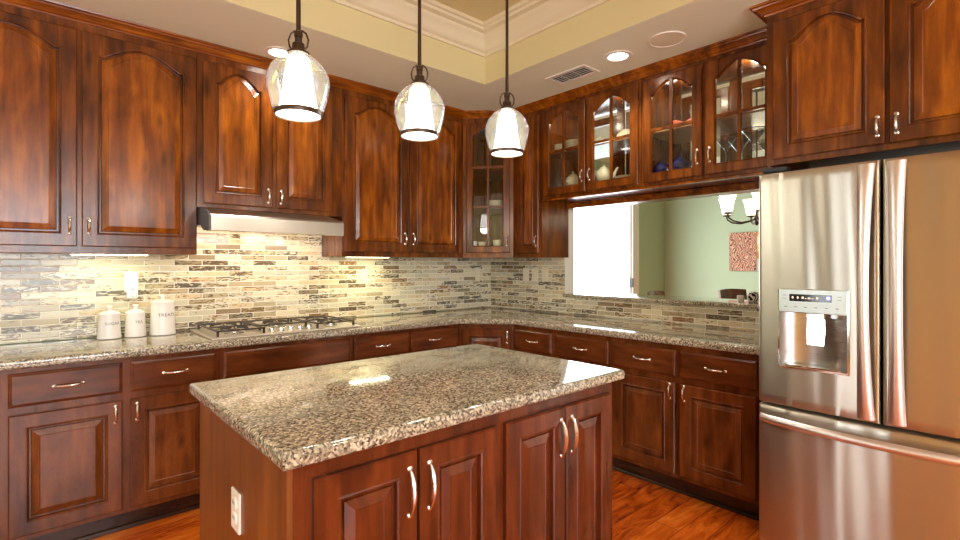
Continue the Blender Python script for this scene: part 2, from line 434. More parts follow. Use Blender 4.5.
window('window_2', -.25, .25, .3, 2.3, (-7, -1.55, 0), PI / 2, 'white framed window at the far left', 1, 2)
d = tag(bpy.data.objects.new('door_1', None), 'white framed sliding glass patio door glaring with daylight', kind='structure'); COL.objects.link(d); d.location = (1.785, 0, 0)
m = MB(); w = .05
for x in (-.835, .785): m.box(x, x + w, .0, .1, 0, 2.4, .004)
m.box(-.785, .785, 0, .1, 2.35, 2.4, .004); m.box(-.785, .785, 0, .1, 0, .03)
m.build('door_frame', WHITE, d)
m2 = MB()
for (a, b, y) in ((-.785, .0, .055), (-.02, .785, .03)):
    m2.box(a, a + .018, y, y + .03, .03, 2.35); m2.box(b - .018, b, y, y + .03, .03, 2.35)
    m2.box(a + .018, b - .018, y, y + .03, .03, .09); m2.box(a + .018, b - .018, y, y + .03, 2.3, 2.35)
m2.build('door_sash', WHITE, d)
m = MB(); m.box(-.765, -.02, .066, .072, .09, 2.3); m.box(.0, .765, .041, .047, .09, 2.3); m.build('door_pane', WGLASS, d)
MB().box(.742, .762, -.02, .03, 1.03, 1.15, .006).build('door_handle', GREYCAP, d)
m = MB()
for x in (-.905, .835): m.box(x, x + .07, -.015, -.001, 0, 2.47, .003)
m.box(-.835, .835, -.015, -.001, 2.4, 2.47, .003); m.build('door_casing', WHITE, d)

# ------------------------------------------------------------------ cabinet kit (local: x to the right, y into the cabinet, z up)
def bump(t, e=.045):
    t = min(t, 1 - t); u = max(0, (t - e) / (.5 - e)); return (math.sin(u * PI / 2) ** 1.05) * min(1, .35 + u * 5) if u > 0 else 0
NA = 22
def door_outline(x0, x1, z0, z1, st, k, arch, rail, y):
    a, b = x0 + st + k, x1 - st - k; top = z1 - rail - k
    pts = [(a, y, z0 + st + k), (b, y, z0 + st + k)]
    for i in range(NA + 1):
        t = 1 - i / NA; pts.append((a + (b - a) * t, y, top - arch + arch * bump(t)))
    return pts
def door_rect(x0, x1, z0, z1, k, y):
    a, b = x0 + k, x1 - k; pts = [(a, y, z0 + k), (b, y, z0 + k)]
    for i in range(NA + 1):
        t = 1 - i / NA; pts.append((a + (b - a) * t, y, z1 - k))
    return pts
def pull(parent, x, z, vertical=True, L=.094, y=-.02, r=.0042, mat=NICKEL, name='handle', bow=.026):
    m = MB(); n = 12; path = []; rad = []
    for i in range(n + 1):
        t = i / n; s = (t - .5) * L; o = bow * math.sin(PI * t) ** .6
        path.append((x, y - o, z + s) if vertical else (x + s, y - o, z))
        rad.append(r * (1.0 + .55 * math.sin(PI * t) ** 2 + .18 * math.sin(t * PI * 14) ** 2))
    m.tube(path, rad, 8)
    for s in (-L / 2, L / 2):
        c = (x, y, z + s) if vertical else (x + s, y, z)
        m.lathe([(.0085, 0), (.0085, -.003), (.004, -.006)], c, 10, True, True, axis='y')
    return m.build(name, mat, parent, True)
def door(root, x0, x1, z0, z1, mat, arch=.0, st=.062, rail=None, hx=None, hz=None, kind='panel', t=.02, muntz=(), hL=.08, mv=True, hmat=None, hr=.0042, name='door', hbow=.018):
    rail = rail if rail is not None else (st if not arch else .032)
    O = lambda k, y: door_outline(x0, x1, z0, z1, st, k, arch, rail, y)
    R = lambda k, y: door_rect(x0, x1, z0, z1, k, y)
    m = MB()
    if kind == 'panel':
        m.loops([R(0, 0), R(0, -t + .005), R(.005, -t), O(0, -t), O(.004, -t - .003), O(.009, -t), O(.011, -t + .015), O(.018, -t + .015), O(.020, -t + .009), O(.046, -t + .001), O(.049, -t + .003)])
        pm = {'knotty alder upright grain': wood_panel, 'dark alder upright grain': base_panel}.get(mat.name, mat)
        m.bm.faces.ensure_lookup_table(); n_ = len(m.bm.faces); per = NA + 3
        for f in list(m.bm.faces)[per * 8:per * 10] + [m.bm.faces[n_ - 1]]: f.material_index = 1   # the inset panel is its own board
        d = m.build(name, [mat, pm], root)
    else:
        m.loops([R(0, 0), R(0, -t + .005), R(.005, -t), O(0, -t), O(.004, -t - .003), O(.009, -t + .006), O(.009, 0), R(0, 0)], False, False)
        bmesh.ops.remove_doubles(m.bm, verts=m.bm.verts, dist=1e-6)
        a, b = x0 + st + .009, x1 - st - .009; zt = z1 - rail
        if mv: m.box((a + b) / 2 - .009, (a + b) / 2 + .009, -t + .001, -.003, z0 + st, zt - .004)
        for z in muntz: m.box(a - .003, b + .003, -t + .0015, -.0035, z - .009, z + .009)
        d = m.build(name, mat, root)
        g = MB(); g.loops([O(.004, -.006), O(.004, -.009)]); g.build('glass_pane', GLASS, d)
    if hx is not None: pull(d, hx, hz, True, hL, y=-t, mat=hmat or NICKEL, r=hr, bow=hbow)
    return d
def drawer(root, x0, x1, z0, z1, mat, handle=True, name='drawer', t=.02):
    m = MB(); r = lambda k, y: [(x0 + k, y, z0 + k), (x1 - k, y, z0 + k), (x1 - k, y, z1 - k), (x0 + k, y, z1 - k)]
    m.loops([r(0, 0), r(0, -t + .009), r(.003, -t + .006), r(.011, -t + .003), r(.013, -t)])
    d = m.build(name, mat, root)
    if handle: pull(d, (x0 + x1) / 2, (z0 + z1) / 2, False, .105, y=-t)
    return d
def carcass(root, w, z0, z1, dep, mat, b=.002, fr=.04):
    # closed box whose face frame stands a hair proud of the sides
    m = MB(); m.box(0, w, .018, dep, z0, z1); m.box(-.0005, w + .0005, 0, .018, z0 - .0005, z1, .002)
    return m.build('body', mat, root)

A0 = -.34   # face of the wall cabinets on the cooktop wall
TOPZ = 2.60
def wallcab(label, x0, x1, z0, doors, face='A', dep=.335, zt=TOPZ, group=None):
    if face == 'A': r = thing('wall_cabinet', label, 'cabinet', (x0, A0, 0), 0, group); s = lambda x: x - x0
    carcass(r, x1 - x0, z0, zt, dep, wood_v)
    for a, b, za, zb, hx, hz, arch in doors:
        door(r, s(a), s(b), za, zb, wood_v, arch, hx=None if hx is None else s(hx), hz=hz)
    return r
wallcab('tall double-door wooden wall cabinet with arched panels, farthest left, above the white canisters', -3.735, -2.66, 1.39,
        [(-3.715, -3.205, 1.425, 2.53, -3.235, 1.53, .075), (-3.187, -2.664, 1.425, 2.53, -3.158, 1.53, .075)])
wallcab('short double-door wooden wall cabinet directly above the steel range hood', -2.658, -1.75, 1.668,
        [(-2.628, -2.232, 1.693, 2.53, -2.258, 1.765, .075), (-2.206, -1.825, 1.693, 2.53, -2.18, 1.765, .075)])
wallcab('tall double-door wooden wall cabinet between the range hood and the glass corner cabinet', -1.748, -.645, 1.39,
        [(-1.73, -1.205, 1.425, 2.53, -1.235, 1.53, .075), (-1.187, -.672, 1.425, 2.53, -1.158, 1.53, .075)])

def hollow(m, w, z0, z1, dep, fx0=.03, fx1=.03, fz0=.035, fz1=.07, back=True, fl=.018):
    # open box: sides, top, bottom, optional back, and a face frame
    m.box(0, .016, .018, dep, z0, z1); m.box(w - .016, w, .018, dep, z0, z1)
    m.box(.016, w - .016, .018, dep, z0, z0 + fl); m.box(.016, w - .016, .018, dep, z1 - .018, z1)
    if back: m.box(.016, w - .016, dep - .008, dep, z0 + .018, z1 - .018)
    m.box(0, fx0, 0, .018, z0, z1); m.box(w - fx1, w, 0, .018, z0, z1)
    m.box(fx0, w - fx1, 0, .018, z0, z0 + fz0); m.box(fx0, w - fx1, 0, .018, z1 - fz1, z1)
    return m
# diagonal corner wall cabinet
c = thing('corner_wall_cabinet', 'narrow glass-door corner wall cabinet set diagonally between the two runs', 'cabinet', (-.642, -.34, 0), -PI / 4)
wd = math.hypot(.302, .302)
m = MB(); m.box(0, .035, 0, .018, 1.39, TOPZ); m.box(wd - .035, wd, 0, .018, 1.39, TOPZ); m.box(.035, wd - .035, 0, .018, 1.39, 1.43); m.box(.035, wd - .035, 0, .018, 2.53, TOPZ)
def loc45(X, Y):   # world -> local of the corner cabinet
    dx, dy = X + .642, Y + .34; k = math.sqrt(.5); return (dx * k - dy * k, dx * k + dy * k)
pts = [loc45(*p) for p in ((-.638, -.345), (-.638, -.008), (-.01, -.008), (-.01, -.636), (-.345, -.636))]
pin = [loc45(*p) for p in ((-.622, -.335), (-.622, -.024), (-.026, -.024), (-.026, -.620), (-.335, -.620))]
for z0_, z1_ in ((1.39, 1.408), (TOPZ - .018, TOPZ)): m.loops([[(x, y, z) for x, y in pts] for z in (z0_, z1_)])
for i in range(4):
    q = [pts[i], pts[i + 1], pin[i + 1], pin[i]]; m.loops([[(x, y, z) for x, y in q] for z in (1.408, TOPZ - .018)])
m.build('body', wood_v, c)
for z in (1.462, 1.82, 2.159):
    m = MB(); m.loops([[(x, y, zz) for x, y in [loc45(*p) for p in ((-.618, -.33), (-.618, -.028), (-.03, -.028), (-.03, -.615), (-.33, -.615))]] for zz in (z - .009, z + .009)]); m.build('shelf', inner_wood, c)
door(c, .03, wd - .03, 1.43, 2.53, wood_v, .07, st=.052, hx=wd - .055, hz=1.53, kind='glass', muntz=(1.82, 2.159))

B0 = -.34
def Bx(y0): return lambda y: y0 - y
r = thing('wall_cabinet', 'narrow single-door wooden wall cabinet between the glass corner cabinet and the pass-through', 'cabinet', (B0, -.644, 0), -PI / 2)
carcass(r, .319, 1.39, TOPZ, .335, wood_v); sB = Bx(-.644)
door(r, sB(-.70), sB(-.938), 1.425, 2.53, wood_v, .05, st=.055, hx=sB(-.915), hz=1.52)

def glasscab(label, y0, y1, doors):
    r = thing('glass_wall_cabinet', label, 'cabinet', (B0, y0, 0), -PI / 2); w = y0 - y1; s = Bx(y0); D = .455
    m = MB(); hollow(m, w, 1.85, TOPZ - .03, D, back=False, fl=.074, fx0=.02, fx1=.02, fz0=.02, fz1=.045)
    mid = s((doors[0][1] + doors[1][0]) / 2); m.box(mid - .012, mid + .012, 0, .018, 1.87, TOPZ - .075)
    # rear face frame
    m.box(.016, .05, D - .018, D, 1.868, TOPZ - .05); m.box(w - .05, w - .016, D - .018, D, 1.868, TOPZ - .05); m.box(mid - .03, mid + .03, D - .018, D, 1.868, TOPZ - .05)
    m.box(0, w, 0, .02, TOPZ - .03, TOPZ)
    m.build('body', wood_v, r)
    MB().box(.018, w - .018, .03, D - .03, 2.197, 2.215, .002).build('shelf', inner_wood, r)
    for a, b, hx in doors: door(r, s(a), s(b), 1.87, 2.545, wood_v, .075, st=.052, rail=.03, hx=s(hx), hz=1.985, kind='glass', muntz=(2.207,))
    for q in (.27, .73): point('cabinet_fill_light', (w * q, .17, TOPZ - .09), 1.5, (1, .88, .68), .02, r)  # added point lights without fixtures, to brighten the dishes
    for a, b, hx in doors:   # glazed doors on the dining side
        d = door(r, s(a) + .03, s(b) - .03, 1.88, 2.53, wood_v, .0, st=.05, kind='glass', mv=False, name='rear_door')
        d.location = (0, D + .02, 0)
    return r
glasscab('double glass-door wall cabinet above the pass-through, next to the corner, holding cream teapots', -.966, -1.838, [(-.99, -1.392, -1.365), (-1.404, -1.822, -1.432)])
glasscab('double glass-door wall cabinet above the pass-through, next to the refrigerator, holding stemmed glasses', -1.842, -2.698, [(-1.86, -2.25, -2.225), (-2.272, -2.662, -2.3)])
# wooden casing under the glass cabinets at the head of the opening
m = MB(); m.box(-.02, T + .01, -2.698, -.925, 1.80, 1.848, .003); m.box(-.335, -.30, -2.698, -.966, 1.835, 1.849, .002)
tag(m.build('opening_head_casing', wood_h), 'wooden casing board across the head of the pass-through, under the glass cabinets', 'casing')

# cabinet over the refrigerator
r = thing('refrigerator_cabinet', 'deep double-door wooden cabinet directly above the steel refrigerator', 'cabinet', (-.62, -2.702, 0), -PI / 2); sF = Bx(-2.702)
carcass(r, .958, 1.825, TOPZ, .615, wood_v)
door(r, sF(-2.733), sF(-3.170), 1.85, 2.53, wood_v, .075, hx=sF(-3.145), hz=1.93)
door(r, sF(-3.184), sF(-3.622), 1.85, 2.53, wood_v, .075, hx=sF(-3.21), hz=1.93)
# tall panel hidden beside the refrigerator
tag(MB().box(-.60, -.005, -2.72, -2.704, 0, 1.823).build('refrigerator_side_panel', base_v), 'dark wooden side panel between the base cabinets and the refrigerator', 'panel')

# crown moldings
CP = [(0, 2.572), (.008, 2.572), (.012, 2.580), (.02, 2.583), (.026, 2.592), (.04, 2.602), (.048, 2.604), (.052, 2.612), (.062, 2.615), (.064, ZC - .001), (0, ZC - .001)]
m = MB(); m.sweep([(-3.78, -.34), (-.642, -.34), (-.34, -.642), (-.34, -2.634)], CP, side=-1)
tag(m.build('cabinet_crown_molding', wood_h, smooth=False), 'long stepped wooden crown molding running round the corner above the wall cabinets', 'molding')
m = MB(); m.sweep([(0, .212), (0, 0), (.958, 0)], CP, side=-1)
m.build('crown_molding', wood_h, r)

# ------------------------------------------------------------------ base cabinets
BH = .872
def basecab(label, axis, p0, p1, drawers, doors, left_end=False):
    if axis == 'A': r = thing('base_cabinet', label, 'cabinet', (p0, -.60, 0), 0); s = lambda x: x - p0
    else: r = thing('base_cabinet', label, 'cabinet', (-.60, p0, 0), -PI / 2); s = lambda y: p0 - y
    w = abs(p1 - p0)
    m = MB(); m.box(0, w, .018, .595, .10, BH - .001); m.box(0, w, 0, .018, .10, BH - .001, .0015)
    m.build('body', base_v, r)
    m = MB(); m.box(0, w, .055, .07, 0, .10)
    m.loops([[(x, .055 - o, z) for o, z in ((0, 0), (.014, 0), (.014, .008), (.009, .018), (0, .022))] for x in (0, w)])
    m.build('toe_kick', toe_mat, r)
    for a, b, h in drawers: drawer(r, s(a), s(b), .70 if axis == 'A' else .688, .85 if axis == 'A' else .838, base_h, h, 'drawer' if h else 'false_drawer_front')
    for a, b, hx in doors: door(r, s(a), s(b), .125, .665 if axis == 'A' else .652, base_v, 0, st=.058, hx=s(hx), hz=.60)
    return r
basecab('dark wooden base cabinet with two drawers under the white canisters, farthest left', 'A', -3.735, -2.605,
        [(-3.455, -3.044, True), (-3.012, -2.626, True)], [(-3.455, -3.044, -3.072), (-3.012, -2.626, -2.985)])
basecab('dark wooden base cabinet with a wide blank drawer front under the gas cooktop', 'A', -2.604, -1.811,
        [(-2.586, -1.824, False)], [(-2.586, -2.215, -2.243), (-2.20, -1.824, -2.172)])
basecab('dark wooden base cabinet with two drawers between the cooktop and the corner', 'A', -1.81, -.905,
        [(-1.795, -1.369, True), (-1.352, -.922, True)], [(-1.795, -1.369, -1.397), (-1.352, -.922, -1.325)])
r = thing('corner_base_cabinet', 'dark wooden single-door corner base cabinet set diagonally', 'cabinet', (-.903, -.60, 0), -PI / 4); wd2 = .303 * math.sqrt(2)
def l2(X, Y):
    dx, dy = X + .903, Y + .60; k = math.sqrt(.5); return (dx * k - dy * k, dx * k + dy * k)
m = MB(); pp = [l2(*p) for p in ((-.903, -.60), (-.903, -.008), (-.01, -.008), (-.01, -.903), (-.60, -.903))]
m.loops([[(x, y, z) for x, y in pp] for z in (.10, BH - .001)]); m.build('body', base_v, r)
m = MB(); m.box(-.02, wd2 + .02, .055, .07, 0, .10); m.build('toe_kick', toe_mat, r)
door(r, .025, wd2 - .025, .125, .838, base_v, 0, st=.055, hx=wd2 - .05, hz=.77)
basecab('dark wooden base cabinet with two drawers under the pass-through, nearer the corner', 'B', -.905, -1.778,
        [(-.925, -1.296, True), (-1.33, -1.763, True)], [(-.925, -1.296, -1.268), (-1.33, -1.763, -1.358)])
basecab('dark wooden base cabinet with two drawers and two doors beside the refrigerator', 'B', -1.779, -2.70,
        [(-1.80, -2.214, True), (-2.242, -2.652, True)], [(-1.80, -2.214, -2.187), (-2.242, -2.652, -2.27)])

# worktops
top = slab([(-3.735, -.64), (-.93, -.64), (-.64, -.93), (-.64, -2.70), (-.006, -2.70), (-.006, -.006), (-3.735, -.006)], BH, .914, .013)
tag(top.build('granite_worktop', GRANITE, smooth=True), 'long L-shaped speckled granite worktop on the wall-side base cabinets', 'worktop')
bar = slab([(-.035, -2.70), (.38, -2.70), (.38, -.925), (-.035, -.925)], 1.057, 1.085, .009)
tag(bar.build('bar_ledge', GRANITE, smooth=True), 'narrow speckled granite ledge on the low wall of the pass-through', 'ledge')

# backsplash
m = MB(); m.box(0, 3.735 - .010, -.009, -.0005, .915, 1.389); m.box(1.078, 1.985, -.009, -.0005, 1.389, 1.668)
tag(m.build('tile_backsplash', TILE, loc=(-3.735, 0, 0), rz=0), 'streaked beige and brown mosaic tile backsplash behind the cooktop and canisters', 'backsplash')
m = MB(); m.box(.0, .921, -.009, -.0005, .915, 1.389); m.box(.921, 2.70, -.009, -.0005, .915, 1.055)
tag(m.build('tile_backsplash', TILE, loc=(0, 0, 0), rz=-PI / 2), 'streaked mosaic tile backsplash below the pass-through, right of the corner', 'backsplash')

# ------------------------------------------------------------------ island
IX0, IX1, IY0, IY1 = -2.92, -1.645, -2.472, -1.665
isl = thing('kitchen_island', 'dark red-brown wooden kitchen island with four doors under a granite top', 'island', (IX0, IY0, 0))
W = IX1 - IX0; Dp = IY1 - IY0
m = MB(); m.box(.0, W, .02, Dp, .10, BH - .001); m.build('body', isl_v, isl)
m = MB(); m.box(0, W, 0, .02, .10, BH - .001, .0015); m.build('face_frame', isl_v, isl)
m = MB(); m.box(-.014, -.0005, .0, Dp + .004, .0, BH - .001, .002); m.build('side_panel', isl_side, isl)['label'] = 'lighter brown plain side panel'
m = MB(); m.box(W + .0005, W + .014, .0, Dp + .004, .0, BH - .001, .002); m.build('side_panel', isl_v, isl)
m = MB(); m.box(0, W, .06, Dp - .03, 0, .10); m.build('toe_kick', toe_mat, isl)
for a, b, hx in ((-2.875, -2.584, -2.612), (-2.576, -2.288, -2.546), (-2.243, -1.951, -1.975), (-1.943, -1.668, -1.915)):
    door(isl, a - IX0, b - IX0, .125, .826, isl_v, 0, st=.058, hx=hx - IX0, hz=.72, hL=.125, hr=.0052, hmat=NICKEL, hbow=.022)
tag(slab([(-2.960, -2.516), (-1.610, -2.516), (-1.610, -1.622), (-2.960, -1.622)], BH, .914, .014).build('island_worktop', GRANITE, smooth=True),
    'rectangular speckled granite top lying on the island in the foreground', 'worktop')
def outlet(name, label, loc, rz, w=.07, h=.115, kind='duplex', mat=None, cat='outlet', group=None):
    r = thing(name, label, cat, loc, rz, group); mat = mat or PLATE
    MB().box(-w / 2, w / 2, -.006, 0, -h / 2, h / 2, .002).build('cover_plate', mat, r)
    if kind == 'duplex':
        for s in (-1, 1):
            m = MB(); m.lathe([(.017, -.006), (.017, -.009), (.014, -.0095)], (0, 0, s * .021), 18, True, True, axis='y'); f = m.build('socket', mat, r)
            m = MB()
            for dx in (-.006, .006): m.box(dx - .0012, dx + .0012, -.0105, -.0094, s * .021 - .001, s * .021 + .008)
            m.build('slots', GREYCAP, f)
    else:
        m = MB(); m.box(-.016, .016, -.009, -.006, -.033, .033, .001); f = m.build('rocker', mat, r)
        for dz in (-.045, .045):
            m = MB(); m.lathe([(.003, -.006), (.0028, -.0068)], (0, 0, dz), 8, True, True, axis='y'); m.build('screw', mat, r)
    return r
outlet('wall_outlet', 'white double outlet on the left side of the island', (IX0 - .0142, -2.095, .631), -PI / 2)
outlet('wall_outlet', 'white outlet on the tiles above the canisters, a plug-in unit in it', (-2.937, -.0092, 1.228), 0, .068, .114)
outlet('light_switch', 'single ivory switch under the tall cabinet beside the range hood', (-1.395, -.0092, 1.24), 0, .045, .115, 'rocker', IVORY, 'switch')
outlet('light_switch', 'single pale switch plate left of the tiled corner, under the glass corner cabinet', (-.19, -.0092, 1.235), 0, .055, .125, 'rocker', IVORY, 'switch')
for y, lb in ((-.482, 'ivory switch plate nearest the tiled corner, leftmost of three'), (-.592, 'ivory switch plate between two others right of the corner'), (-.71, 'ivory switch plate nearest the pass-through, rightmost of three')):
    outlet('light_switch', lb, (-.0092, y, 1.24), -PI / 2, .068, .118, 'rocker', IVORY, 'switch', 'switch plates right of the corner')
r = thing('plug_in_freshener', 'small white plug-in unit in the outlet above the canisters', 'plug-in unit', (-2.935, -.0195, 1.172))
MB().box(-.026, .026, -.035, 0, -.043, .043, .008).build('housing', PLATE, r)
m = MB(); m.box(-.005, .005, -.0358, -.035, .008, .014); m.box(-.005, .005, -.0358, -.035, -.03, -.026); m.build('indicator', GREYCAP, r)

# ------------------------------------------------------------------ range hood
hd = thing('range_hood', 'wide slanted stainless steel range hood under the short cabinet', 'range hood', (-2.655, 0, 0)); HW = .795
sec = [(-.30, 1.667), (-.345, 1.667), (-.365, 1.66), (-.58, 1.612), (-.592, 1.600), (-.592, 1.522), (-.575, 1.518), (-.42, 1.53), (-.35, 1.56), (-.02, 1.57), (-.02, 1.667)]
m = MB(); m.loops([[(x, y, z) for y, z in sec] for x in (.012, HW)]); m.build('shell', plain('hood steel', (.50, .47, .41, 1), .3, metal=1.0), hd)
m = MB(); sec2 = [(-.33, 1.667), (-.40, 1.664), (-.47, 1.652), (-.54, 1.632), (-.592, 1.603), (-.594, 1.520), (-.545, 1.519), (-.49, 1.532), (-.44, 1.553), (-.33, 1.567)]
m.loops([[(x, y, z) for y, z in sec2] for x in (0, .0118)]); m.build('end_cap', GREYCAP, hd)
for x in (.2, .6):
    m = MB(); m.lathe([(.035, 1.5295), (.03, 1.525)], (x, -.36, .02), 16, True, True); m.build('hood_lamp', HOODGLOW, hd)
MB().box(.1, HW - .1, -.3, -.1, 1.5625, 1.5698).build('grease_filter', STEEL, hd)
for x in (.2, .6):
    ld_ = bpy.data.lights.new('hood_light', 'AREA'); ld_.shape = 'RECTANGLE'; ld_.size = .3; ld_.size_y = .08; ld_.energy = 1.3; ld_.color = (1, .78, .6)
    lo = bpy.data.objects.new('hood_light', ld_); COL.objects.link(lo); lo.parent = hd; lo.location = (x, -.36, 1.512); lo.rotation_euler = (1.0, 0, 0)

# under-cabinet lights
def uclight(label, x, y, w, e):
    r = thing('under_cabinet_light', label, 'light', (x, y, 1.3885))
    MB().box(-w / 2 - .01, w / 2 + .01, -.035, .035, -.003, 0).build('housing', WHITE, r)
    MB().box(-w / 2, w / 2, -.026, .026, -.0050, -.0031).build('diffuser', UCGLOW, r)
    d = bpy.data.lights.new('strip', 'AREA'); d.shape = 'RECTANGLE'; d.size = w; d.size_y = .05; d.energy = e; d.color = (1, .9, .55)
    o = bpy.data.objects.new('strip', d); COL.objects.link(o); o.parent = r; o.location = (0, 0, -.007); return r
uclight('slim light strip under the tall cabinet beside the range hood', -1.46, -.19, .34, 1.6)
uclight('slim light strip under the cabinet above the canisters', -3.05, -.17, .34, .55)

# ------------------------------------------------------------------ cooktop
ck = thing('gas_cooktop', 'stainless steel five-burner gas cooktop with dark cast iron grates', 'cooktop', (-2.185, -.335, .914))
CW, CD = .455, .262
tr = slab([(-CW, -CD), (CW, -CD), (CW, CD), (-CW, CD)], .0002, .012, .005)
tr.build('tray', plain('cooktop steel', (.74, .70, .62, 1), .38, metal=1.0), ck, True)
burn = [(-.30, -.11, .036), (-.30, .12, .03), (0, .06, .05), (.30, -.11, .03), (.30, .12, .04)]
for x, y, rr in burn:
    m = MB(); m.lathe([(rr * 1.5, .0122), (rr * 1.45, .017), (rr, .019), (rr, .026), (rr * .95, .028)], (x, y, 0), 20, True, True); b = m.build('burner', STEEL, ck, True)
    m = MB(); m.lathe([(rr * .86, .0285), (rr * .86, .034), (rr * .7, .037)], (x, y, 0), 20, True, True); m.build('burner_cap', IRON, b, True)
def grate(x0, x1, y0, y1, cs):
    m = MB(); z = .037; t = .006
    for (a, b) in (((x0, y0), (x1, y0)), ((x1, y0), (x1, y1)), ((x1, y1), (x0, y1)), ((x0, y1), (x0, y0))):
        m.box(min(a[0], b[0]) - t, max(a[0], b[0]) + t, min(a[1], b[1]) - t, max(a[1], b[1]) + t, z, z + .009, .002)
    for x in (x0, x1):
        for y in (y0, y1): m.box(x - t, x + t, y - t, y + t, .0122, z + .001)
    for cx, cy in cs:
        for k in range(6):
            a = k * PI / 3 + .3; ra, rb = .018, .085
            m.tube([(cx + ra * math.cos(a), cy + ra * math.sin(a), z + .010), (cx + .5 * (ra + rb) * math.cos(a), cy + .5 * (ra + rb) * math.sin(a), z + .010),
                    (cx + rb * math.cos(a), cy + rb * math.sin(a), z + .003)], .0052, 6)
    ym = (y0 + y1) / 2
    if len(cs) > 1: m.box(x0, x1, ym - t, ym + t, z, z + .009, .002)
    return m.build('grate', IRON, ck)
grate(-.415, -.165, -.215, .225, [(-.30, -.11), (-.30, .12)])
grate(-.145, .145, -.08, .225, [(0, .06)])
grate(.165, .415, -.215, .225, [(.30, -.11), (.30, .12)])
for k in range(5):
    x = -.115 + k * .058
    m = MB(); m.lathe([(.021, .0122), (.021, .016), (.016, .019), (.015, .036), (.012, .039)], (x, -.2, 0), 18, True, True); kn = m.build('knob', NICKEL, ck, True)
    MB().box(x - .003, x + .003, -.215, -.185, .0388, .043, .001).build('knob_grip', STEEL, kn)

# ------------------------------------------------------------------ canisters
def canister(label, x, y, rb, h, text, ts):
    r = thing('ceramic_canister', label, 'canister', (x, y, .9142), 0, 'white ceramic canisters'); rt = rb * .87
    m = MB(); m.lathe([(rb * .9, 0), (rb, .003), (rb * 1.0, .012), (rb * .975, .016), (rb * .97, .02), (rt * 1.0, h * .93), (rt * .99, h)], n=36, cap0=True, cap1=True); m.build('body', CERAMIC, r, True)
    m = MB(); m.lathe([(rt * 1.05, h + .0003), (rt * 1.06, h + .006), (rt * .98, h + .012), (rt * .6, h + .022), (.012, h + .026), (.008, h + .032), (.011, h + .038), (.016, h + .044), (.015, h + .05), (.006, h + .053)], n=36, cap0=True, cap1=True)
    m.build('lid', CERAMIC, r, True)
    cu = bpy.data.curves.new('lettering', 'FONT'); cu.body = text; cu.size = ts; cu.align_x = 'CENTER'; cu.extrude = .0003; cu.space_character = 1.15
    to = bpy.data.objects.new('tmp', cu); COL.objects.link(to); bpy.context.view_layer.update()
    me = bpy.data.meshes.new_from_object(to.evaluated_get(bpy.context.evaluated_depsgraph_get())); bpy.data.objects.remove(to)
    zc = h * .6
    for v in me.vertices:
        X, Z, e = v.co.x, v.co.y + zc, v.co.z
        rad = rb * .97 + (rt - rb * .97) * (Z - .02) / (h * .93 - .02) + .0006 + e; a = X / rad + .22
        v.co = (rad * math.sin(a), -rad * math.cos(a), Z)
    me.materials.clear(); me.materials.append(INK); o = bpy.data.objects.new('lettering', me); COL.objects.link(o); o.parent = r
    return r
canister('short white ceramic canister lettered SUGAR, leftmost of three on the granite', -3.052, -.12, .057, .134, 'SUGAR', .021)
canister('short white ceramic canister lettered TEA, in the middle of three', -2.929, -.12, .0535, .134, 'TEA', .021)
canister('tallest white ceramic canister lettered TREATS, rightmost of three', -2.795, -.125, .068, .187, 'TREATS', .025)

# ------------------------------------------------------------------ refrigerator
fr = thing('refrigerator', 'large stainless steel french door refrigerator with a bottom freezer drawer', 'refrigerator', (-.80, -2.745, 0), -PI / 2)
FW = .912; t = .06
def bulge(x): return .022 * (1 - ((x - FW / 2) / (FW / 2)) ** 2)
def curved_front(x0, x1, z0, z1, hole=None, extra=None, tilt=None):
    m = MB(); nx = 56
    xs = [x0 + (x1 - x0) * i / nx for i in range(nx + 1)]; zs = [z0, z0 + .004, z1 - .004, z1] + [z0 + (z1 - z0) * i / 24 for i in range(1, 24)]
    if hole: xs += [hole[0], hole[1]]; zs += [hole[2], hole[3]]
    xs = sorted(set(round(v, 4) for v in xs)); zs = sorted(set(round(v, 4) for v in zs))
    def P(x, z):
        e = min(x - x0, x1 - x, .014) / .014; e2 = min(z - z0, z1 - z, .004) / .004
        wv = .0007 * math.sin(x * 34 + .9 * math.sin(z * 4.2)) + .0004 * math.sin(x * 71 + z * 2.6)
        return (x, -t - bulge(x) + wv * min(1, e) * e2 + .014 * (1 - math.sqrt(max(0, 1 - (1 - e) ** 2))) + .004 * (1 - e2), z)
    xs = sorted(set(xs + [x0 + .002, x0 + .006, x0 + .012, x1 - .002, x1 - .006, x1 - .012]))
    V = {(i, j): m.bm.verts.new(P(x, z)) for i, x in enumerate(xs) for j, z in enumerate(zs)}
    for i in range(len(xs) - 1):
        for j in range(len(zs) - 1):
            xm, zm = (xs[i] + xs[i + 1]) / 2, (zs[j] + zs[j + 1]) / 2
            if hole and hole[0] < xm < hole[1] and hole[2] < zm < hole[3]: continue
            m.face([V[i, j], V[i + 1, j], V[i + 1, j + 1], V[i, j + 1]])
    nI, nJ = len(xs) - 1, len(zs) - 1
    ring = [(i, 0) for i in range(nI)] + [(nI, j) for j in range(nJ)] + [(i, nJ) for i in range(nI, 0, -1)] + [(0, j) for j in range(nJ, 0, -1)]
    back = [m.bm.verts.new((V[k].co.x, 0, V[k].co.z)) for k in ring]
    for a in range(len(ring)):
        b = (a + 1) % len(ring); m.face([V[ring[a]], back[a], back[b], V[ring[b]]])
    m.face(back[::-1])
    if hole:
        hx0, hx1, hz0, hz1 = hole; dpt = -.004
        yf = lambda x: -t - bulge(x) + .0005
        a = [(hx0, yf(hx0), hz0), (hx1, yf(hx1), hz0), (hx1, yf(hx1), hz1), (hx0, yf(hx0), hz1)]
    return m
FZ0, FZ1 = .703, 1.745
hole = (.094, .346, .885, 1.122)
